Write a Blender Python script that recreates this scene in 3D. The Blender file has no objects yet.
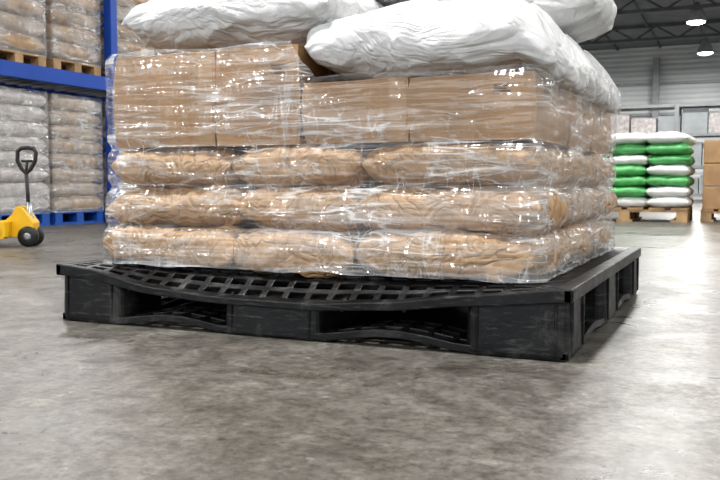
import bpy, bmesh, math, random
from mathutils import Vector, Matrix, noise
random.seed(4)
S=bpy.context.scene
COL=S.collection
S.view_settings.view_transform='Standard'
try: S.view_settings.look='Medium High Contrast'
except Exception: pass

# ---------------------------------------------------------------- materials
def mat(name):
    m=bpy.data.materials.new(name); m.use_nodes=True
    nt=m.node_tree; b=nt.nodes['Principled BSDF']
    return m,nt,b
def N(nt,t,**kw):
    n=nt.nodes.new(t)
    for k,v in kw.items(): setattr(n,k,v)
    return n
def L(nt,a,b): nt.links.new(a,b)
def coords(nt,scale=(1,1,1),rot=(0,0,0),kind='Object',src=None):
    mp=N(nt,'ShaderNodeMapping'); mp.inputs['Scale'].default_value=scale; mp.inputs['Rotation'].default_value=rot
    if src is None:
        tc=N(nt,'ShaderNodeTexCoord'); src=tc.outputs[kind]
    L(nt,src,mp.inputs['Vector']); return mp.outputs['Vector']
def noiseT(nt,vec,scale,detail=4,rough=.55,dist=0):
    n=N(nt,'ShaderNodeTexNoise'); n.inputs['Scale'].default_value=scale; n.inputs['Detail'].default_value=detail
    n.inputs['Roughness'].default_value=rough; n.inputs['Distortion'].default_value=dist
    L(nt,vec,n.inputs['Vector']); return n.outputs['Fac']
def ramp(nt,fac,stops):
    r=N(nt,'ShaderNodeValToRGB'); e=r.color_ramp.elements
    while len(e)<len(stops): e.new(.5)
    for i,(p,c) in enumerate(stops):
        e[i].position=p; e[i].color=(c if isinstance(c,tuple) else (c,c,c))+(1,)
    L(nt,fac,r.inputs['Fac']); return r.outputs['Color']
def math_(nt,op,a,b=None,clamp=False):
    n=N(nt,'ShaderNodeMath',operation=op); n.use_clamp=clamp
    for i,v in enumerate((a,b)):
        if v is None: continue
        if isinstance(v,(int,float)): n.inputs[i].default_value=v
        else: L(nt,v,n.inputs[i])
    return n.outputs[0]
def mixc(nt,f,a,b,mode='MIX'):
    n=N(nt,'ShaderNodeMix',data_type='RGBA',blend_type=mode)
    for i,v in ((0,f),(6,a),(7,b)):
        if isinstance(v,(int,float)): n.inputs[i].default_value=v
        elif isinstance(v,tuple): n.inputs[i].default_value=v+(1,)
        else: L(nt,v,n.inputs[i])
    return n.outputs[2]
def bump(nt,b,h,strength=.3,dist=.01):
    n=N(nt,'ShaderNodeBump'); n.inputs['Strength'].default_value=strength; n.inputs['Distance'].default_value=dist
    L(nt,h,n.inputs['Height']); L(nt,n.outputs[0],b.inputs['Normal'])
def simple(name,c,rough=.5,metal=0,var=.15,scale=6):
    m,nt,b=mat(name); v=coords(nt)
    n=noiseT(nt,v,scale,5)
    lo=tuple(x*(1-var) for x in c); hi=tuple(min(1,x*(1+var)) for x in c)
    L(nt,ramp(nt,n,[(.3,lo),(.7,hi)]),b.inputs['Base Color'])
    b.inputs['Roughness'].default_value=rough; b.inputs['Metallic'].default_value=metal
    return m

def m_floor():
    m,nt,b=mat('polished_concrete'); v=coords(nt)
    big=noiseT(nt,v,.9,6,.6,.4); mid=noiseT(nt,v,4,10,.74,.6); fine=noiseT(nt,v,55,6,.82); m2=noiseT(nt,v,16,8,.72,.3)
    c=ramp(nt,big,[(.30,(.112,.104,.092)),(.50,(.160,.150,.135)),(.68,(.205,.196,.181))])
    c2=ramp(nt,mid,[(.34,(.48,.46,.43)),(.45,(.86,.85,.83)),(.56,(1.03,1.03,1.03)),(.67,(1.42,1.41,1.39))])
    c=mixc(nt,1.0,c,c2,'MULTIPLY')
    c=mixc(nt,1.0,c,ramp(nt,m2,[(.36,.66),(.5,1.),(.66,1.32)]),'MULTIPLY')
    st=noiseT(nt,v,2.3,12,.80,.8)
    c=mixc(nt,ramp(nt,st,[(.55,0.),(.61,.50)]),c,(.075,.066,.055))
    sp=noiseT(nt,v,26,3,.6)
    c=mixc(nt,ramp(nt,sp,[(.66,0.),(.70,.5)]),c,(.34,.33,.31))
    c=mixc(nt,1.0,c,ramp(nt,fine,[(.36,.55),(.5,1.0),(.64,1.4)]),'MULTIPLY')
    L(nt,c,b.inputs['Base Color'])
    L(nt,ramp(nt,mid,[(.34,.24),(.5,.34),(.66,.50)]),b.inputs['Roughness'])
    b.inputs['Specular IOR Level'].default_value=.38
    bump(nt,b,math_(nt,'ADD',fine,math_(nt,'MULTIPLY',m2,1.0)),.3,.002)
    return m
def m_black():
    m,nt,b=mat('black_plastic'); v=coords(nt)
    n=noiseT(nt,v,9,8,.7,.6); f=noiseT(nt,v,90,3,.6); sc=noiseT(nt,coords(nt,(2,2,14)),8,5,.7,.5)
    c=ramp(nt,n,[(.35,(.005,.0055,.0065)),(.56,(.012,.0125,.014)),(.70,(.075,.073,.070))])
    c=mixc(nt,ramp(nt,sc,[(.54,0.),(.66,.6)]),c,(.10,.097,.092))
    L(nt,c,b.inputs['Base Color'])
    L(nt,ramp(nt,n,[(.3,.26),(.75,.55)]),b.inputs['Roughness'])
    b.inputs['Specular IOR Level'].default_value=.42
    bump(nt,b,math_(nt,'ADD',n,math_(nt,'MULTIPLY',f,.3)),.4,.004)
    return m
def rndcoords(nt):
    v=coords(nt); oi=N(nt,'ShaderNodeObjectInfo')
    va=N(nt,'ShaderNodeVectorMath',operation='ADD'); L(nt,v,va.inputs[0])
    cx=N(nt,'ShaderNodeCombineXYZ'); r10=math_(nt,'MULTIPLY',oi.outputs['Random'],30.)
    L(nt,r10,cx.inputs[0]); L(nt,r10,cx.inputs[2]); L(nt,cx.outputs[0],va.inputs[1]); return va.outputs[0]
def m_kraft(name='kraft_paper',c=(.50,.305,.155),bs=.6,cr0=.75):
    m,nt,b=mat(name); v=rndcoords(nt)
    n=noiseT(nt,v,6,3,.5,.6); w=noiseT(nt,v,13,2,.5,1.2)
    lo=tuple(x*.84 for x in c); hi=tuple(x*1.16 for x in c)
    cc=ramp(nt,n,[(.3,lo),(.7,hi)])
    wr=math_(nt,'ABSOLUTE',math_(nt,'SUBTRACT',w,.5))
    cc=mixc(nt,1.,cc,ramp(nt,wr,[(0.,cr0),(.022,1.)]),'MULTIPLY')
    L(nt,cc,b.inputs['Base Color']); b.inputs['Roughness'].default_value=.5
    h=ramp(nt,wr,[(0.,0.),(.10,1.)])
    bump(nt,b,math_(nt,'ADD',h,n),bs,.007)
    return m
def m_white():
    m,nt,b=mat('woven_polypropylene'); v=rndcoords(nt)
    n=noiseT(nt,v,5,6,.6,.6); w=noiseT(nt,coords(nt,(.5,1,1),src=v),10,3,.5,1.2)
    L(nt,ramp(nt,n,[(.3,(.61,.61,.61)),(.7,(.74,.74,.74))]),b.inputs['Base Color']); b.inputs['Roughness'].default_value=.42
    wr=math_(nt,'ABSOLUTE',math_(nt,'SUBTRACT',w,.5)); h=ramp(nt,wr,[(0.,0.),(.13,1.)])
    wv=N(nt,'ShaderNodeTexChecker'); wv.inputs['Scale'].default_value=220; L(nt,v,wv.inputs['Vector'])
    bump(nt,b,math_(nt,'ADD',h,math_(nt,'MULTIPLY',wv.outputs['Fac'],.18)),.5,.010)
    return m
def m_film():
    m=bpy.data.materials.new('stretch_film'); m.use_nodes=True; nt=m.node_tree
    b=nt.nodes['Principled BSDF']; out=nt.nodes['Material Output']
    tc=N(nt,'ShaderNodeTexCoord'); uv=tc.outputs['UV']
    def glare_streak(scale,rot,sc,lo,hi,val,dist=.3,det=2):  # wrinkle glare painted as white streaks in the film's mix mask
        v=coords(nt,scale,(0,0,rot),src=uv); n=noiseT(nt,v,sc,det,.5,dist)
        r=math_(nt,'ABSOLUTE',math_(nt,'SUBTRACT',n,.5))
        return n,ramp(nt,r,[(lo,val),(hi,0.)])
    n1,s1=glare_streak((.9,8,1),.10,2.6,.0,.022,.55)
    n2,s2=glare_streak((1.0,7,1),-.32,2.8,.0,.017,.52)
    n3,s3=glare_streak((5,1.2,1),.25,3.2,.0,.012,.36)
    n4,s4=glare_streak((1.2,15,1),.02,3.0,.0,.022,.34)
    n5,s5=glare_streak((7,2.0,1),-.55,3.4,.0,.011,.34)
    patch=noiseT(nt,coords(nt,(1,2.0,1),src=uv),3.0,4,.6,.6)
    pm=ramp(nt,patch,[(.38,.12),(.60,1.)])
    s=math_(nt,'MULTIPLY',math_(nt,'ADD',math_(nt,'ADD',math_(nt,'ADD',s1,s2),math_(nt,'ADD',s3,s4)),s5),pm)
    milky=ramp(nt,patch,[(.45,.025),(.74,.18)])
    vc=N(nt,'ShaderNodeVertexColor'); vc.layer_name='haze'
    fac=math_(nt,'ADD',math_(nt,'ADD',s,milky),vc.outputs['Color'],True)
    fac=math_(nt,'MINIMUM',fac,.66)
    b.inputs['Base Color'].default_value=(.78,.785,.79,1); b.inputs['Roughness'].default_value=.24
    b.inputs['Specular IOR Level'].default_value=.8
    bp=N(nt,'ShaderNodeBump'); bp.inputs['Strength'].default_value=.9; bp.inputs['Distance'].default_value=.02
    h=math_(nt,'ADD',math_(nt,'ADD',n1,n2),math_(nt,'ADD',math_(nt,'MULTIPLY',n3,.4),math_(nt,'MULTIPLY',n4,.3)))
    h=math_(nt,'ADD',h,math_(nt,'MULTIPLY',n5,.25))
    L(nt,h,bp.inputs['Height']); L(nt,bp.outputs[0],b.inputs['Normal'])
    gl=N(nt,'ShaderNodeBsdfGlossy'); gl.inputs['Roughness'].default_value=.10; gl.inputs['Color'].default_value=(1,1,1,1); L(nt,bp.outputs[0],gl.inputs['Normal'])
    tr=N(nt,'ShaderNodeBsdfTransparent'); tr.inputs['Color'].default_value=(.975,.975,.975,1)
    mg=N(nt,'ShaderNodeMixShader'); mg.inputs[0].default_value=.09; L(nt,tr.outputs[0],mg.inputs[1]); L(nt,gl.outputs[0],mg.inputs[2])
    mx=N(nt,'ShaderNodeMixShader'); L(nt,fac,mx.inputs[0]); L(nt,mg.outputs[0],mx.inputs[1]); L(nt,b.outputs[0],mx.inputs[2])
    L(nt,mx.outputs[0],out.inputs['Surface'])
    return m
def m_emit(name,c,s):
    m,nt,b=mat(name); b.inputs['Emission Color'].default_value=c+(1,); b.inputs['Emission Strength'].default_value=s; return m
def m_corr():
    m,nt,b=mat('corrugated_sheet'); v=coords(nt)
    w=N(nt,'ShaderNodeTexWave',bands_direction='Z'); w.inputs['Scale'].default_value=1.6; L(nt,v,w.inputs['Vector'])
    n=noiseT(nt,v,.5,4)
    c=ramp(nt,n,[(.3,(.50,.53,.54)),(.7,(.66,.68,.68))])
    c=mixc(nt,.5,c,ramp(nt,w.outputs['Fac'],[(0.,.6),(.5,1.)]),'MULTIPLY')
    L(nt,c,b.inputs['Base Color']); b.inputs['Roughness'].default_value=.5
    bump(nt,b,w.outputs['Fac'],.5,.03); return m
FLOOR=m_floor(); BLACK=m_black(); KRAFT=m_kraft(c=(.53,.345,.195)); CARD=m_kraft('corrugated_cardboard',(.45,.275,.143),.10,.96); WHITE=m_white(); FILM=m_film()
CORR=m_corr()
TAPE=simple('packing_tape',(.47,.31,.18),.15,var=.08)
PRINT=simple('printed_ink',(.10,.07,.05),.6)
BLUE=simple('blue_steel',(.012,.075,.40),.4,.0,.1,3)
BLUEP=simple('blue_plastic',(.02,.10,.40),.5)
WOOD=simple('pallet_wood',(.42,.28,.15),.7,0,.3,9)
YEL=simple('yellow_paint',(.80,.47,.02),.35,0,.08)
RUB=simple('black_rubber',(.02,.02,.02),.5)
STEEL=simple('galvanised_steel',(.35,.36,.37),.35,.7)
DARKST=simple('painted_steel_dark',(.10,.11,.115),.5)
GREYST=simple('painted_steel_grey',(.30,.31,.32),.5)
GSACK=simple('green_sack_plastic',(.12,.44,.15),.42,0,.25,10)
WSACK=simple('white_sack_plastic',(.74,.75,.72),.42,0,.1,10)
GREYSACK=simple('wrapped_grey_sack',(.50,.46,.45),.32,0,.35,14)
TANSACK=simple('wrapped_tan_sack',(.40,.31,.24),.32,0,.35,14)
BRNSACK=simple('wrapped_brown_sack',(.38,.26,.16),.3,0,.4,12)
MACH=simple('machine_grey_paint',(.36,.38,.39),.45,0,.15,3)
CEIL=simple('ceiling_sheet',(.16,.17,.18),.7,0,.15,2)
ORANGE=simple('orange_yellow_post',(.75,.38,.03),.5)

# ---------------------------------------------------------------- mesh helpers
def obj(name,me,mats,parent=None,smooth=False,loc=None):
    o=bpy.data.objects.new(name,me); COL.objects.link(o)
    for m in (mats if isinstance(mats,(list,tuple)) else [mats]): me.materials.append(m)
    if parent: o.parent=parent
    if loc: o.location=loc
    return o
def frombm(name,bm,mats,**k):
    bmesh.ops.recalc_face_normals(bm,faces=bm.faces)
    me=bpy.data.meshes.new(name); bm.to_mesh(me); bm.free(); return obj(name,me,mats,**k)
def empty(name,loc=(0,0,0),rz=0):
    e=bpy.data.objects.new(name,None); COL.objects.link(e); e.location=loc; e.rotation_euler=(0,0,rz); e.empty_display_size=.1; return e
def bev(o,w=.004,seg=2,ang=35):
    m=o.modifiers.new('bevel','BEVEL'); m.width=w; m.segments=seg; m.limit_method='ANGLE'; m.angle_limit=math.radians(ang); return o
def box(bm,x0,x1,y0,y1,z0,z1,mi=0,nx=1,ny=1,nz=1,f=None):
    def P(x,y,z): return f(x,y,z) if f else (x,y,z)
    d={}
    def vert(i,j,k):
        key=(i,j,k)
        if key not in d: d[key]=bm.verts.new(P(x0+(x1-x0)*i/nx,y0+(y1-y0)*j/ny,z0+(z1-z0)*k/nz))
        return d[key]
    fs=[]
    for i in range(nx):
        for j in range(ny):
            for k in (0,nz): fs.append([vert(i,j,k),vert(i+1,j,k),vert(i+1,j+1,k),vert(i,j+1,k)])
    for i in range(nx):
        for k in range(nz):
            for j in (0,ny): fs.append([vert(i,j,k),vert(i+1,j,k),vert(i+1,j,k+1),vert(i,j,k+1)])
    for j in range(ny):
        for k in range(nz):
            for i in (0,nx): fs.append([vert(i,j,k),vert(i,j+1,k),vert(i,j+1,k+1),vert(i,j,k+1)])
    for q in fs:
        fc=bm.faces.new(q); fc.material_index=mi
def tube(bm,pts,r,seg=10,mi=0,closed=False):
    pts=[Vector(p) for p in pts]; rings=[]; n=len(pts)
    for i,p in enumerate(pts):
        if closed: t=pts[(i+1)%n]-pts[i-1]
        else: t=pts[min(i+1,n-1)]-pts[max(i-1,0)]
        t.normalize(); a=t.cross(Vector((0,1,0)))
        if a.length<.1: a=t.cross(Vector((1,0,0)))
        a.normalize(); b=t.cross(a)
        rings.append([bm.verts.new(p+r*(math.cos(2*math.pi*k/seg)*a+math.sin(2*math.pi*k/seg)*b)) for k in range(seg)])
    rng=range(n) if closed else range(n-1)
    for i in rng:
        A=rings[i]; B=rings[(i+1)%n]
        for k in range(seg):
            f=bm.faces.new([A[k],A[(k+1)%seg],B[(k+1)%seg],B[k]]); f.material_index=mi; f.smooth=True
    if not closed:
        for R in (rings[0],rings[-1]): f=bm.faces.new(R); f.material_index=mi
def lathe(bm,prof,c,axis='Z',seg=28,mi=0):
    rings=[]
    for r,h in prof:
        R=[]
        for k in range(seg):
            a=2*math.pi*k/seg
            if axis=='Z': p=(c[0]+r*math.cos(a),c[1]+r*math.sin(a),c[2]+h)
            elif axis=='Y': p=(c[0]+r*math.cos(a),c[1]+h,c[2]+r*math.sin(a))
            R.append(bm.verts.new(p))
        rings.append(R)
    for A,B in zip(rings,rings[1:]):
        for k in range(seg):
            f=bm.faces.new([A[k],A[(k+1)%seg],B[(k+1)%seg],B[k]]); f.smooth=True; f.material_index=mi
    for R in (rings[0],rings[-1]):
        f=bm.faces.new(R); f.material_index=mi
def prism(bm,poly,y0,y1,mi=0):
    A=[bm.verts.new((x,y0,z)) for x,z in poly]; B=[bm.verts.new((x,y1,z)) for x,z in poly]
    n=len(poly); fs=[bm.faces.new(A),bm.faces.new(B)]
    for i in range(n): fs.append(bm.faces.new([A[i],A[(i+1)%n],B[(i+1)%n],B[i]]))
    for f in fs: f.material_index=mi

def sack(bm,c,size,seed=0,n=60,m=40,p=3.2,q=.5,pinch=.05,amp=.006,ridge=.005,gather=.004,rz=0,warp=None,mi=0,tz=0.,folds=0.):
    hx,hy,hz=size[0]/2,size[1]/2,size[2]/2
    off=Vector((seed*7.31,seed*3.17,seed*1.7)); ca,sa=math.cos(rz),math.sin(rz)
    def pos(i,j,s):
        a=math.sin(math.pi/2*(2*i/n-1)); b=math.sin(math.pi/2*(2*j/m-1))
        A=max(0,1-abs(a)**p); B=max(0,1-abs(b)**p)
        t=(A*B)**q
        x=hx*a*(1-pinch*b*b); y=hy*b*(1-pinch*a*a)
        z=s*hz*t
        P=Vector((x,y,z)); nr=Vector((a*abs(a)**3*.9/(hx),b*abs(b)**3*.9/hy,s*t/hz))
        if nr.length>0: nr.normalize()
        Q=P+off
        d=amp*noise.noise(Q*5)+amp*.6*noise.noise(Q*11)
        rr=1-abs(noise.noise(Q*7))*2.6
        d+=ridge*max(0,rr)**2
        r2=1-abs(noise.noise(Q*16+Vector((3,1,8))))*2.6
        d+=ridge*.5*max(0,r2)**2
        if folds:
            F=Vector((Q.x*3.2+.8*Q.y,Q.y*7,Q.z*9))
            F+=Vector((0,.5*noise.noise(Q*4),0))
            r3=1-abs(noise.noise(F))*3.0
            d+=folds*max(0,r3)**2-folds*.3
            r4=1-abs(noise.noise(F*2.1+Vector((5,2,2))))*3.2
            d+=folds*.3*max(0,r4)**1.5
        d+=gather*(abs(a)**3)*math.sin(b*16+4*noise.noise(Q*4))
        d+=gather*.6*(abs(b)**4)*math.sin(a*26+5*noise.noise(Q*4))
        P=P+nr*d
        P=Vector((P.x*ca-P.y*sa,P.x*sa+P.y*ca,P.z+tz*a))+Vector(c)
        if warp: P=warp(P)
        return P
    G={}
    for s in (1,-1):
        for i in range(n+1):
            for j in range(m+1):
                if s==-1 and (i in (0,n) or j in (0,m)): G[(s,i,j)]=G[(1,i,j)]; continue
                G[(s,i,j)]=bm.verts.new(pos(i,j,s))
    for s in (1,-1):
        for i in range(n):
            for j in range(m):
                u=[]
                for x in (G[(s,i,j)],G[(s,i+1,j)],G[(s,i+1,j+1)],G[(s,i,j+1)]):
                    if x not in u: u.append(x)
                if len(u)<3: continue
                try:
                    f=bm.faces.new(u); f.smooth=True; f.material_index=mi
                except ValueError: pass

# ---------------------------------------------------------------- room
X0,X1,Y0,Y1,H=-7.5,9.5,-9.,34.,5.8
bm=bmesh.new(); box(bm,X0,X1,Y0,Y1,-.1,0); frombm('floor',bm,FLOOR)
bm=bmesh.new(); box(bm,X0,X1,Y0,Y1,H,H+.1); frombm('ceiling',bm,CEIL)
bm=bmesh.new(); box(bm,X0,X1,Y1,Y1+.15,0,H); frombm('wall_back',bm,CORR)
bm=bmesh.new(); box(bm,X0-.15,X0,Y0,Y1,0,H); frombm('wall_left',bm,CORR)
bm=bmesh.new(); box(bm,X1,X1+.15,Y0,Y1,0,H); frombm('wall_right',bm,CORR)
bm=bmesh.new()
for z in (1.9,3.1,4.3): box(bm,X0,X1,Y1-.12,Y1,z,z+.10)
for x in [X0+.3+i*2.8 for i in range(7)]: box(bm,x-.12,x+.12,Y1-.3,Y1-.12,0,H-.45)
frombm('trim_1',bm,GREYST)
bm=bmesh.new()
for y in [-6,-1,4,9,14,19,24,29]:
    box(bm,X0,X1,y-.07,y+.07,H-.55,H-.45); box(bm,X0,X1,y-.07,y+.07,H-.12,H)
    x=X0; k=0
    while x<X1-.7:
        za,zb=(H-.5,H-.08) if k%2==0 else (H-.08,H-.5)
        tube(bm,[(x,y,za),(x+.7,y,zb)],.03,6); x+=.7; k+=1
for x in [X0+1.2+i*1.6 for i in range(10)]: box(bm,x-.04,x+.04,Y0,Y1,H-.06,H)
frombm('roof_truss',bm,DARKST)

EM=m_emit('lamp_diffuser',(1.,.98,.95),12)
def highbay(x,y,z,power):
    e=empty('high_bay_lamp',(x,y,z))
    bm=bmesh.new()
    lathe(bm,[(.26,-.06),(.27,-.04),(.24,.10),(.15,.30),(.10,.36),(.09,.46),(.03,.48)],(0,0,0),mi=0,seg=24)
    tube(bm,[(0,0,.46),(0,0,H-z-.02)],.012,6)
    frombm('shade',bm,GREYST,parent=e)
    bm=bmesh.new(); lathe(bm,[(.02,-.13),(.14,-.12),(.22,-.09),(.25,-.062)],(0,0,0),seg=24); frombm('diffuser',bm,EM,parent=e)
    l=bpy.data.lights.new('lamp','AREA'); l.shape='DISK'; l.size=.6; l.energy=power; l.color=(1,.99,.97)
    o=bpy.data.objects.new('light',l); COL.objects.link(o); o.parent=e; o.location=(0,0,-.15)
for x in (-5.7,.3,6.3):
    for y in (-6.7,-.5,5.7,11.9,18.1,24.3,30.5):
        highbay(x,y,5.0,195)

# ---------------------------------------------------------------- black plastic pallet
PX,PY,PH=1.34,1.24,.15
SG=[(0,0),(.10,.008),(.3,.046),(.5,.060),(.75,.062),(.95,.048),(1.12,.024),(1.34,0)]
def interp(x,T):
    if x<=T[0][0]: return T[0][1]
    for (a,b),(c,d) in zip(T,T[1:]):
        if x<=c:
            t=(x-a)/(c-a); t=t*t*(3-2*t)*.4+t*.6; return b+(d-b)*t
    return T[-1][1]
def HT(x,y): return PH-interp(x,SG)*math.exp(-(max(y,0)/.065)**2)
def pw(x,y,z): return (x,y,z*HT(x,y)/PH)
pal=empty('plastic_pallet')
def lattice(xs,ys,holes,name,zf,thick):
    bm=bmesh.new(); V={}
    def vert(i,j):
        if (i,j) not in V: V[(i,j)]=bm.verts.new((xs[i],ys[j],zf(xs[i],ys[j])))
        return V[(i,j)]
    for i in range(len(xs)-1):
        for j in range(len(ys)-1):
            if holes(i,j): continue
            bm.faces.new([vert(i,j),vert(i+1,j),vert(i+1,j+1),vert(i,j+1)])
    bmesh.ops.recalc_face_normals(bm,faces=bm.faces)
    me=bpy.data.meshes.new(name); bm.to_mesh(me); bm.free()
    if me.polygons[0].normal.z<0: me.flip_normals()
    o=obj(name,me,BLACK,parent=pal)
    s=o.modifiers.new('solid','SOLIDIFY'); s.thickness=thick; s.offset=-1
    return bev(o,.0025,2)
def ticks(a,b,rib,hole,edge):
    n=int(round((b-a-2*edge+rib)/(hole+rib))); hole=(b-a-2*edge+rib)/n-rib
    t=[a,a+edge]; x=a+edge
    for k in range(n):
        x+=hole; t.append(x)
        if k<n-1: x+=rib; t.append(x)
    t.append(b); return t
xs=ticks(0,PX,.018,.040,.030); ys=ticks(0,PY,.013,.016,.022)
lattice(xs,ys,lambda i,j:(i%2==1 and j%2==1 and i<len(xs)-2 and j<len(ys)-2),'top_deck',lambda x,y:HT(x,y),.016)
bm=bmesh.new()
for i in range(0,9):
    x=.06+i*(PX-.12)/8; box(bm,x-.004,x+.004,.02,PY-.02,.108,.136,f=pw,ny=14)
for i in range(0,8):
    y=.05+i*(PY-.1)/7; box(bm,.02,PX-.02,y-.004,y+.004,.108,.136,f=pw,nx=24)
frombm('deck_ribs',bm,BLACK,parent=pal)
bm=bmesh.new(); o_=.006
box(bm,-o_,PX+o_,-o_,.012,.122,.151,f=pw,nx=34); box(bm,-o_,PX+o_,PY-.012,PY+o_,.122,.151,f=pw,nx=34)
box(bm,-o_,.012,-o_,PY+o_,.122,.151,f=pw,ny=34); box(bm,PX-.012,PX+o_,-o_,PY+o_,.122,.151,f=pw,ny=34)
bev(frombm('rim',bm,BLACK,parent=pal),.003,2)
BX=[(0,.20),(.51,.775),(1.12,PX)]; BY=[(0,.19),(.50,.74),(1.05,PY)]
bm=bmesh.new()
def rblock(bm,x0,x1,y0,y1,z0,z1,r,inset):
    rings=[]
    for z,ins in ((z0,0.004),(z0+.012,0),(z0+.03,0),(z1-.012,inset),(z1,inset)):
        ring=[]
        for cx,cy,a0 in ((x1-r,y1-r,0),(x0+r,y1-r,90),(x0+r,y0+r,180),(x1-r,y0+r,270)):
            for k in range(6):
                a=math.radians(a0+k*18)
                x=cx+(r-ins)*math.cos(a); y=cy+(r-ins)*math.sin(a)
                ring.append(bm.verts.new(pw(x,y,z)))
        rings.append(ring)
    n=len(rings[0])
    for A,B in zip(rings,rings[1:]):
        for k in range(n): bm.faces.new([A[k],A[(k+1)%n],B[(k+1)%n],B[k]])
    bm.faces.new(rings[0]); bm.faces.new(rings[-1])
for bx in BX:
    for by in BY: rblock(bm,bx[0],bx[1],by[0],by[1],.0,.136,.026,.003)
bev(frombm('blocks',bm,BLACK,parent=pal),.0025,2)
bm=bmesh.new()
for (a,b) in BX:
    for xx in (a+.024,b-.030): box(bm,xx,xx+.006,-.003,.004,.012,.125,f=pw,nz=3)
for (a,b) in BY:
    for yy in (a+.028,b-.036): box(bm,PX-.004,PX+.004,yy,yy+.008,.012,.125,f=pw,nz=3)
bev(frombm('block_ribs',bm,BLACK,parent=pal),.002,1)
def arch(x,G):
    for g0,g1,h in G:
        if g0<x<g1: return h*math.sin(math.pi*(x-g0)/(g1-g0))**1.3
    return 0
GX=[(.20,.51,.016),(.775,1.12,.020)]; GY=[(.19,.50,.012),(.74,1.05,.012)]
for k,(y0,y1) in enumerate(((0.004,.17),(.53,.71),(1.07,1.236))):
    xs=ticks(0.004,PX-.004,.014,.045,.02); ys=ticks(y0,y1,.012,.03,.016)
    lattice(xs,ys,lambda i,j:(i%2==1 and j%2==1 and i<len(xs)-2 and j<len(ys)-2),'base_runner_%d'%(k+1),lambda x,y:.020+arch(x,GX),.018)
for k,(x0,x1) in enumerate(((0.004,.17),(.56,.73),(1.17,1.336))):
    xs=ticks(x0,x1,.012,.03,.016); ys=ticks(0.004,PY-.004,.014,.045,.02)
    lattice(xs,ys,lambda i,j:(i%2==1 and j%2==1 and i<len(xs)-2 and j<len(ys)-2),'cross_runner_%d'%(k+1),lambda x,y:.0195+arch(y,GY),.018)

# ---------------------------------------------------------------- kraft sacks
XBs=[[(.092,.500),(.495,.83),(.830,1.256)],[(.095,.512),(.51,.83),(.827,1.260)],[(.100,.475),(.475,.833),(.835,1.256)]]
ZB=[(.150,.253),(.251,.355),(.353,.457)]
sd=0
for li,(z0,z1) in enumerate(ZB):
    YB=[((.064,.078,.084)[li],.46),(.46,.83),(.83,1.20)]
    for yi,(y0,y1) in enumerate(YB):
        for xi,(x0,x1) in enumerate(XBs[li]):
            sd+=1; r=random.Random(sd+5)
            jy=r.uniform(-.002,.006)+(.006 if xi==1 and yi==0 else 0)
            bm=bmesh.new(); hi=(yi==0 or xi==2)
            c=((x0+x1)/2,(y0+y1)/2+jy,(z0+z1)/2+r.uniform(-.002,.002)-(.001 if li==0 else 0))
            zc=c[2]
            # lower front sacks slump a little towards the deck
            wp=(lambda P: Vector((P.x,P.y,P.z-(.010*max(0,(-P.y-.12)/.07)**2 if P.z<0 else 0)))) if (li==0 and yi==0) else None
            sack(bm,(0,0,0),(x1-x0+.010,y1-y0+.006,(z1-z0)*r.uniform(1.03,1.08)),sd,n=110 if hi else 30,m=72 if hi else 22,
                 p=5.2 if li==0 else 4.7,q=.36 if li==0 else .38,pinch=.035,amp=.010,ridge=.005,gather=.004,folds=.007,rz=r.uniform(-.02,.02),tz=r.uniform(-.005,.005),warp=wp)
            frombm('kraft_paper_sack',bm,KRAFT,loc=c)

# ---------------------------------------------------------------- cardboard boxes
def cbox(x0,x1,y0,y1,z0,z1,seed,tape=True):
    bm=bmesh.new(); cx,cy,cz=(x0+x1)/2,(y0+y1)/2,z0
    hx,hy,h=(x1-x0)/2-.003,(y1-y0)/2-.003,z1-z0
    def f(x,y,z):
        P=Vector((x,y,z)); q=P*6+Vector((seed*5.1,seed,0))
        e=.006*noise.noise(q); t=.006*noise.noise(q+Vector((9,9,9)))
        bul=.006*math.sin(math.pi*min(max(z/h,0),1))
        return (x*(1+bul/hx)+e,y*(1+bul/hy)+t,z+(.004*noise.noise(q*1.3) if z>.01 else 0))
    box(bm,-hx,hx,-hy,hy,0,h-.008,nx=14,ny=14,nz=8,f=f)
    box(bm,-hx,hx,-hy,-.0015,h-.0078,h-.003,nx=14,ny=6,f=f); box(bm,-hx,hx,.0015,hy,h-.0078,h-.003,nx=14,ny=6,f=f)
    box(bm,-hx-.0008,hx+.0008,-.024,.024,h-.0035,h-.0022,mi=1,nx=14,ny=2,f=f)
    box(bm,hx-.001,hx+.0012,-.024,.024,h-.06,h-.003,mi=1,nz=2,f=f); box(bm,-hx-.0012,-hx+.001,-.024,.024,h-.06,h-.003,mi=1,nz=2,f=f)
    if tape:
        for s in (-1,1):
            a,b=sorted((s*hy-.001*s,s*(hy+.0012)))
            box(bm,hx-.050,hx-.006,a,b,.004,h-.006,mi=1,nx=2,nz=8,f=f)
    else:
        a,b=-hy-.001,-hy+.001
        for k,(w,zz) in enumerate(((.045,.78),(.030,.74),(.038,.70))):
            box(bm,hx*.35,hx*.35+w,a,b,h*zz,h*zz+.0035,mi=2,f=f)
    o=frombm('cardboard_box',bm,[CARD,TAPE,PRINT],loc=(cx,cy,cz)); return bev(o,.004,2,50)
YR=[(.093,.47),(.475,.84),(.845,1.20)]
k=0
for yi,(y0,y1) in enumerate(YR):
    for t,(x0,x1) in enumerate(((.118,.435),(.438,.675))): k+=1; cbox(x0,x1,y0,y1,.458,.700,k,t==0)
    for t,(x0,x1) in enumerate(((.688,.955),(.958,1.245))): k+=1; cbox(x0,x1,y0,y1,.458,.606,k,t==0)

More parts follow.
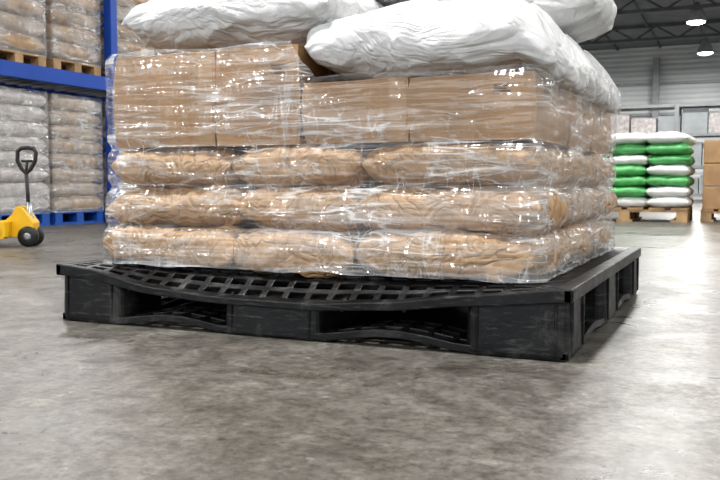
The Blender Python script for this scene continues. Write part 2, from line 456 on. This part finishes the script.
# ---------------------------------------------------------------- white woven sacks
def wsack(c,size,seed,rz=0,warp=None,**kw):
    bm=bmesh.new()
    W=(lambda P:warp(P+Vector(c))-Vector(c)) if warp else None
    a=dict(n=140,m=100,p=2.8,q=.46,pinch=.08,amp=.011,ridge=.003,gather=.006,folds=.008); a.update(kw)
    sack(bm,(0,0,0),size,seed,rz=rz,warp=W,**a)
    return frombm('white_woven_sack',bm,WHITE,loc=c)
def drapeL(P):
    P=P.copy()
    if P.y<.11: P.z-=(.11-P.y)*.4
    if P.x<.16: P.z-=(.16-P.x)*.35
    return P
def drapeR(P):
    P=P.copy()
    if P.x>1.20: P.z-=(P.x-1.20)*.8
    if P.y<.10: P.z-=(.10-P.y)*.25
    return P
wsack((.450,.31,.795),(.66,.44,.190),41,rz=-.03,warp=drapeL)
wsack((.45,.75,.795),(.66,.44,.190),42)
wsack((.985,.285,.692),(.63,.44,.19),43,rz=.02,warp=drapeR)
wsack((.98,.70,.692),(.62,.42,.19),44,rz=-.05,warp=drapeR)
wsack((.975,1.03,.692),(.61,.36,.19),45,rz=.03,warp=drapeR)
wsack((.96,.84,.862),(.66,.46,.18),46,rz=.06)
wsack((.45,1.05,.79),(.62,.36,.19),47)
wsack((.76,.50,.940),(.66,.42,.16),48,rz=.1)

# ---------------------------------------------------------------- stretch film shell
def film():
    x0,x1,y0,y1=.080,1.270,.070,1.218; r=.05
    pts=[]
    def arc(cx,cy,a0):
        for k in range(13):
            a=math.radians(a0+k*7.5); pts.append((cx+r*math.cos(a),cy+r*math.sin(a),math.cos(a),math.sin(a)))
    def line(ax,ay,bx,by,nx,ny,n):
        for k in range(1,n): t=k/n; pts.append((ax+(bx-ax)*t,ay+(by-ay)*t,nx,ny))
    line(x0+r,y0,x1-r,y0,0,-1,150); arc(x1-r,y0+r,-90)
    line(x1,y0+r,x1,y1-r,1,0,110); arc(x1-r,y1-r,0)
    line(x1-r,y1,x0+r,y1,0,1,60); arc(x0+r,y1-r,90)
    line(x0,y1-r,x0,y0+r,-1,0,60); arc(x0+r,y0+r,180)
    rows=80; bm=bmesh.new(); G=[]; uvs={}; hz={}
    s=0; prev=pts[0]; S_=[]
    for p in pts:
        s+=math.hypot(p[0]-prev[0],p[1]-prev[1]); S_.append(s); prev=p
    n=len(pts)
    for i in range(n+1):
        p=pts[i%n]; ss=S_[i] if i<n else s+.0005
        t=min(1,max(0,(p[0]-.66)/.06)); ztop=.705*(1-t)+.616*t
        if p[1]>.2 and p[0]>1.0: ztop+=.05*min(1,(p[1]-.2)/.3)
        ztop+=.010*noise.noise(Vector((ss*5,0,0)))
        zb=.153+.008*noise.noise(Vector((ss*9,4,0)))
        front=max(0,-p[3])
        col=[]
        for j in range(rows+1):
            z=zb+(ztop-zb)*j/rows
            d=0
            for zj in (.252,.355,.457): d-=.012*math.exp(-((z-zj)/.014)**2)
            d+=front*(.020 if z<.245 else .020*max(0,1-(z-.245)/.13))
            if z>.59 and p[0]>.7: d-=.02*min(1,(z-.59)/.03) if p[1]<.2 else -.01
            if z>.69 and p[0]<.7: d-=.02*min(1,(z-.69)/.02)
            d+=.004*noise.noise(Vector((ss*4,z*22,1)))+.003*noise.noise(Vector((ss*14,z*9,7)))
            v=bm.verts.new((p[0]+p[2]*d,p[1]+p[3]*d,z)); uvs[v]=(ss,z)
            side=min(1,max(0,(p[0]-1.225)/.04)) if p[1]<1.2 else 0
            h=.15*side
            zl=.185+.16*min(ss,1.2)
            if z<zl: h+=.10*min(1,(zl-z)/.01)*(1 if z>zl-.07 else max(0,1-(zl-.07-z)/.03))
            h+=.24*math.exp(-((z-zl)/.006)**2)*(.6+noise.noise(Vector((ss*6,1,1))))
            h+=.20*math.exp(-((z-zb)/.010)**2)+.12*math.exp(-((z-ztop)/.010)**2)
            hz[v]=max(0,h)
            col.append(v)
        G.append(col)
    uvl=bm.loops.layers.uv.new('UVMap'); cl=bm.loops.layers.float_color.new('haze')
    for i in range(n):
        for j in range(rows):
            f=bm.faces.new([G[i][j],G[i+1][j],G[i+1][j+1],G[i][j+1]]); f.smooth=True
            for l in f.loops: l[uvl].uv=uvs[l.vert]; h=hz[l.vert]; l[cl]=(h,h,h,1)
    me=bpy.data.meshes.new('stretch_film_wrap'); bm.to_mesh(me); bm.free()
    obj('stretch_film_wrap',me,FILM)
film()

# ---------------------------------------------------------------- generic pallets / loads
def slatpallet(bm,x0,x1,y0,y1,z0,h,mi):
    n=6; w=(x1-x0)/(n+(n-1)*.35); t=h*.16
    for k in range(n):
        a=x0+k*w*1.35; box(bm,a,a+w,y0,y1,z0+h-t,z0+h,mi)
    for k in range(3):
        a=x0+k*(x1-x0-w)/2; box(bm,a,a+w,y0,y1,z0,z0+t,mi)
    for k in range(3):
        c=y0+.05+(y1-y0-.1)*k/2
        box(bm,x0,x1,c-.045,c+.045,z0+h-2*t,z0+h-t,mi)
        for j in range(3):
            a=x0+j*(x1-x0-.1)/2; box(bm,a,a+.1,c-.045,c+.045,z0+t,z0+h-2*t,mi)
def filmbox(parent,x0,x1,y0,y1,z0,z1,haze):
    bm=bmesh.new(); uvl=bm.loops.layers.uv.new('UVMap'); cl=bm.loops.layers.float_color.new('haze')
    s=random.random()*9; r=.03
    ring=[]
    for cx,cy,a0 in ((x1-r,y1-r,0),(x0+r,y1-r,90),(x0+r,y0+r,180),(x1-r,y0+r,270)):
        for k in range(4):
            a=math.radians(a0+k*30); ring.append((cx+r*math.cos(a),cy+r*math.sin(a)))
    n=len(ring); S_=[s]
    for i in range(n):
        a,b=ring[i],ring[(i+1)%n]; S_.append(S_[-1]+math.dist(a,b))
    V=[[bm.verts.new((x,y,z)) for z in (z0,z1)] for x,y in ring]
    for i in range(n):
        j=(i+1)%n; f=bm.faces.new([V[i][0],V[j][0],V[j][1],V[i][1]]); f.smooth=True
        for l,(u,w) in zip(f.loops,((S_[i],z0),(S_[i+1],z0),(S_[i+1],z1),(S_[i],z1))): l[uvl].uv=(u,w); l[cl]=(haze,haze,haze,1)
    me=bpy.data.meshes.new('film'); bm.to_mesh(me); bm.free(); obj('film',me,FILM,parent=parent)
def sackload(name,x0,x1,y0,y1,z0,ztop,mats,layers,nx,ny,seed,ph=.12,pm=None,colf=None,lim=.01,wrap=None,p=3.6,q=.45):
    e=empty(name); r=random.Random(seed)
    bm=bmesh.new(); slatpallet(bm,x0,x1,y0,y1,z0,ph,0); frombm('pallet',bm,pm,parent=e)
    bm=bmesh.new(); lh=(ztop-z0-ph)/layers
    for l in range(layers):
        for i in range(nx):
            for j in range(ny):
                w=(x1-x0)/nx; d=(y1-y0)/ny
                mi=colf(l,i,j,r) if colf else 0
                sack(bm,(x0+w*(i+.5)+r.uniform(-lim,lim),y0+d*(j+.5)+r.uniform(-lim,lim),z0+ph+lh*(l+.5)),(w*1.03,d*1.03,lh*1.12),seed*50+l*9+i*3+j,
                     n=24,m=20,p=p,q=q,amp=.012,ridge=.006,gather=.003,mi=mi)
    frombm('sacks',bm,mats,parent=e)
    if wrap is not None: filmbox(e,x0-.012,x1+.012,y0-.012,y1+.012,z0+ph-.01,ztop+.01,wrap)
    return e
def boxload(name,x0,x1,y0,y1,z0,ztop,m,nx,ny,nz,ph=.12,pm=None,seed=0):
    e=empty(name); r=random.Random(seed)
    bm=bmesh.new(); slatpallet(bm,x0,x1,y0,y1,z0,ph,0); frombm('pallet',bm,pm or WOOD,parent=e)
    bm=bmesh.new(); g=.006
    for i in range(nx):
        for j in range(ny):
            for k in range(nz):
                w,d,h=(x1-x0)/nx,(y1-y0)/ny,(ztop-z0-ph)/nz
                a,b,c=x0+i*w+r.uniform(0,.01),y0+j*d+r.uniform(0,.01),z0+ph+k*h
                box(bm,a+g,a+w-g,b+g,b+d-g,c,c+h-.004)
    bev(frombm('cartons',bm,m,parent=e),.008,2); return e

rk=empty('pallet_rack'); bm=bmesh.new()
RX0,RX1=-5.04,-3.89
for y in (1.9,4.84,7.8,10.7):
    for x in (RX0,RX1-.09): box(bm,x,x+.09,y-.045,y+.045,0,3.4); box(bm,x-.02,x+.11,y-.07,y+.07,0,.012)
    z=.15; k=0
    while z<3.0:
        a,b=(RX0+.05,RX1-.05) if k%2==0 else (RX1-.05,RX0+.05)
        tube(bm,[(a,y,z),(b,y,z+.6)],.018,6); z+=.6;k+=1
for z0 in (1.25,2.75):
    for x in (RX0+.02,RX1-.03):
        for ya,yb in ((1.9,4.84),(4.84,7.8),(7.8,10.7)): box(bm,x,x+.05,ya+.04,yb-.04,z0,z0+.13)
bev(frombm('frame',bm,BLUE,parent=rk),.006,2)
bm=bmesh.new()
for z0 in (1.36,2.86):
    y=1.95
    while y<10.6: box(bm,RX0+.07,RX1-.03,y,y+.04,z0-.02,z0+.015); y+=.16
frombm('shelf_bars',bm,STEEL,parent=rk)
ys_=[2.02,2.72,3.42,4.12,4.93,5.63,6.33,7.03]
for k,y in enumerate(ys_):
    sackload('wrapped_sack_pallet_load',-4.88,-3.99,y,y+.64,0,1.17,[GREYSACK,TANSACK],8,2,1,60+k,pm=BLUEP,colf=lambda l,i,j,r,k=k:(k%2),lim=.006,wrap=.10,p=6,q=.35)
    sackload('wrapped_sack_pallet_load',-4.88,-3.97,y,y+.62,1.378,2.45,[BRNSACK,TANSACK],6,1,1,160+k,ph=.11,pm=WOOD,colf=lambda l,i,j,r:r.choice((0,0,1)),lim=.006,wrap=.08,p=7,q=.32)

def gc(l,i,j,r):
    pat=[[1,1,1],[0,0,1],[0,0,0],[1,0,1],[0,1,0],[0,0,0],[1,1,1]]
    return pat[l%7][i%3]
sackload('green_white_sack_pallet_load',.0,1.165,7.0,7.9,0,.865,[GSACK,WSACK],7,3,2,91,ph=.14,pm=WOOD,colf=gc,lim=.018)
boxload('carton_pallet_load',1.27,2.2,7.3,8.1,0,.80,CARD,2,2,3,ph=.12,seed=5)
def farshelf(x0,x1,y,h,seed):
    e=empty('storage_shelf'); bm=bmesh.new(); r=random.Random(seed)
    for x in (x0,(x0+x1)/2,x1):
        for yy in (y,y+.8): box(bm,x-.05,x+.05,yy-.05,yy+.05,0,h)
    for z in (.1,h*.33,h*.66,h-.08): box(bm,x0,x1,y,y+.8,z,z+.07)
    frombm('frame',bm,GREYST,parent=e)
    bm=bmesh.new()
    for z,zz in ((.17,h*.33),(h*.33+.07,h*.66),(h*.66+.07,h)):
        x=x0+.1
        while x<x1-.6:
            w=r.uniform(.4,.6); hh=(zz-z)*r.uniform(.5,.9); box(bm,x,x+w,y+.1,y+.7,z,z+hh,r.choice((0,1,1,2))); x+=w+.05
    frombm('cartons',bm,[CARD,GREYSACK,MACH],parent=e)
farshelf(-1.6,1.9,20,2.3,3); farshelf(2.2,6,20,2.1,5)
bm=bmesh.new(); box(bm,1.15,1.25,23,23.1,0,4.6); frombm('yellow_safety_post',bm,ORANGE)

# ---------------------------------------------------------------- pallet jack
pj=empty('pallet_jack',(-2.17,2.04,0),math.radians(24.27))
bm=bmesh.new()
prism(bm,[(-.055,.055),(.03,.09),(.035,.14),(-.005,.20),(-.035,.235),(-.065,.235),(-.09,.19),(-.13,.155),(-.20,.15),(-.20,.06)],-.05,.05)
for s in (-1,1):
    y=s*.11; box(bm,-.95,-.10,y-.04,y+.04,.075,.105); box(bm,-.95,-.10,y-.04,y-.032,.05,.08); box(bm,-.95,-.10,y+.032,y+.04,.05,.08)
box(bm,-.17,-.09,-.15,.15,.06,.15)
bev(frombm('chassis_and_forks',bm,YEL,parent=pj),.006,2)
bm=bmesh.new()
for s in (-1,1):
    lathe(bm,[(.025,-.02),(.055,-.018),(.06,-.01),(.06,.01),(.055,.018),(.025,.02)],(0,s*.04,.06),'Y')
    lathe(bm,[(.01,-.02),(.025,-.02),(.025,.02),(.01,.02)],(-.86,s*.11,.026),'Y',20)
frombm('wheels',bm,RUB,parent=pj)
bm=bmesh.new()
for s in (-1,1): lathe(bm,[(.01,-.023),(.022,-.022),(.022,.022),(.01,.023)],(0,s*.04,.06),'Y',20)
lathe(bm,[(.022,.0),(.024,.06),(.016,.07),(.016,.14)],(-.005,0,.12))
frombm('hubs_and_pump',bm,STEEL,parent=pj)
bm=bmesh.new()
tube(bm,[(-.01,0,.18),(-.012,0,.30),(-.018,0,.43)],.011,10)
loop=[(-.018,0,.425),(-.045,0,.455),(-.068,0,.50),(-.066,0,.555),(-.045,0,.575),(-.005,0,.578),(.028,0,.572),(.042,0,.55),(.035,0,.50),(.01,0,.455)]
tube(bm,loop,.012,10,closed=True)
tube(bm,[(-.018,0,.43),(-.012,0,.50)],.008,8); tube(bm,[(-.045,0,.50),(.02,0,.50)],.007,8)
frombm('handle',bm,RUB,parent=pj)

# ---------------------------------------------------------------- world + camera
w=bpy.data.worlds.new('world'); S.world=w; w.use_nodes=True
bg=w.node_tree.nodes['Background']; bg.inputs[0].default_value=(.90,.95,1,1); bg.inputs[1].default_value=1.2
cd=bpy.data.cameras.new('camera'); cam=bpy.data.objects.new('camera',cd); COL.objects.link(cam)
cam.location=(1.654,-1.7225,.36); cam.rotation_euler=(math.radians(90-3.7),0,math.radians(24.27))
cd.lens=42.5; cd.sensor_width=36; cd.clip_start=.02; cd.clip_end=200
cd.dof.use_dof=True; cd.dof.focus_distance=1.95; cd.dof.aperture_fstop=14
S.camera=cam
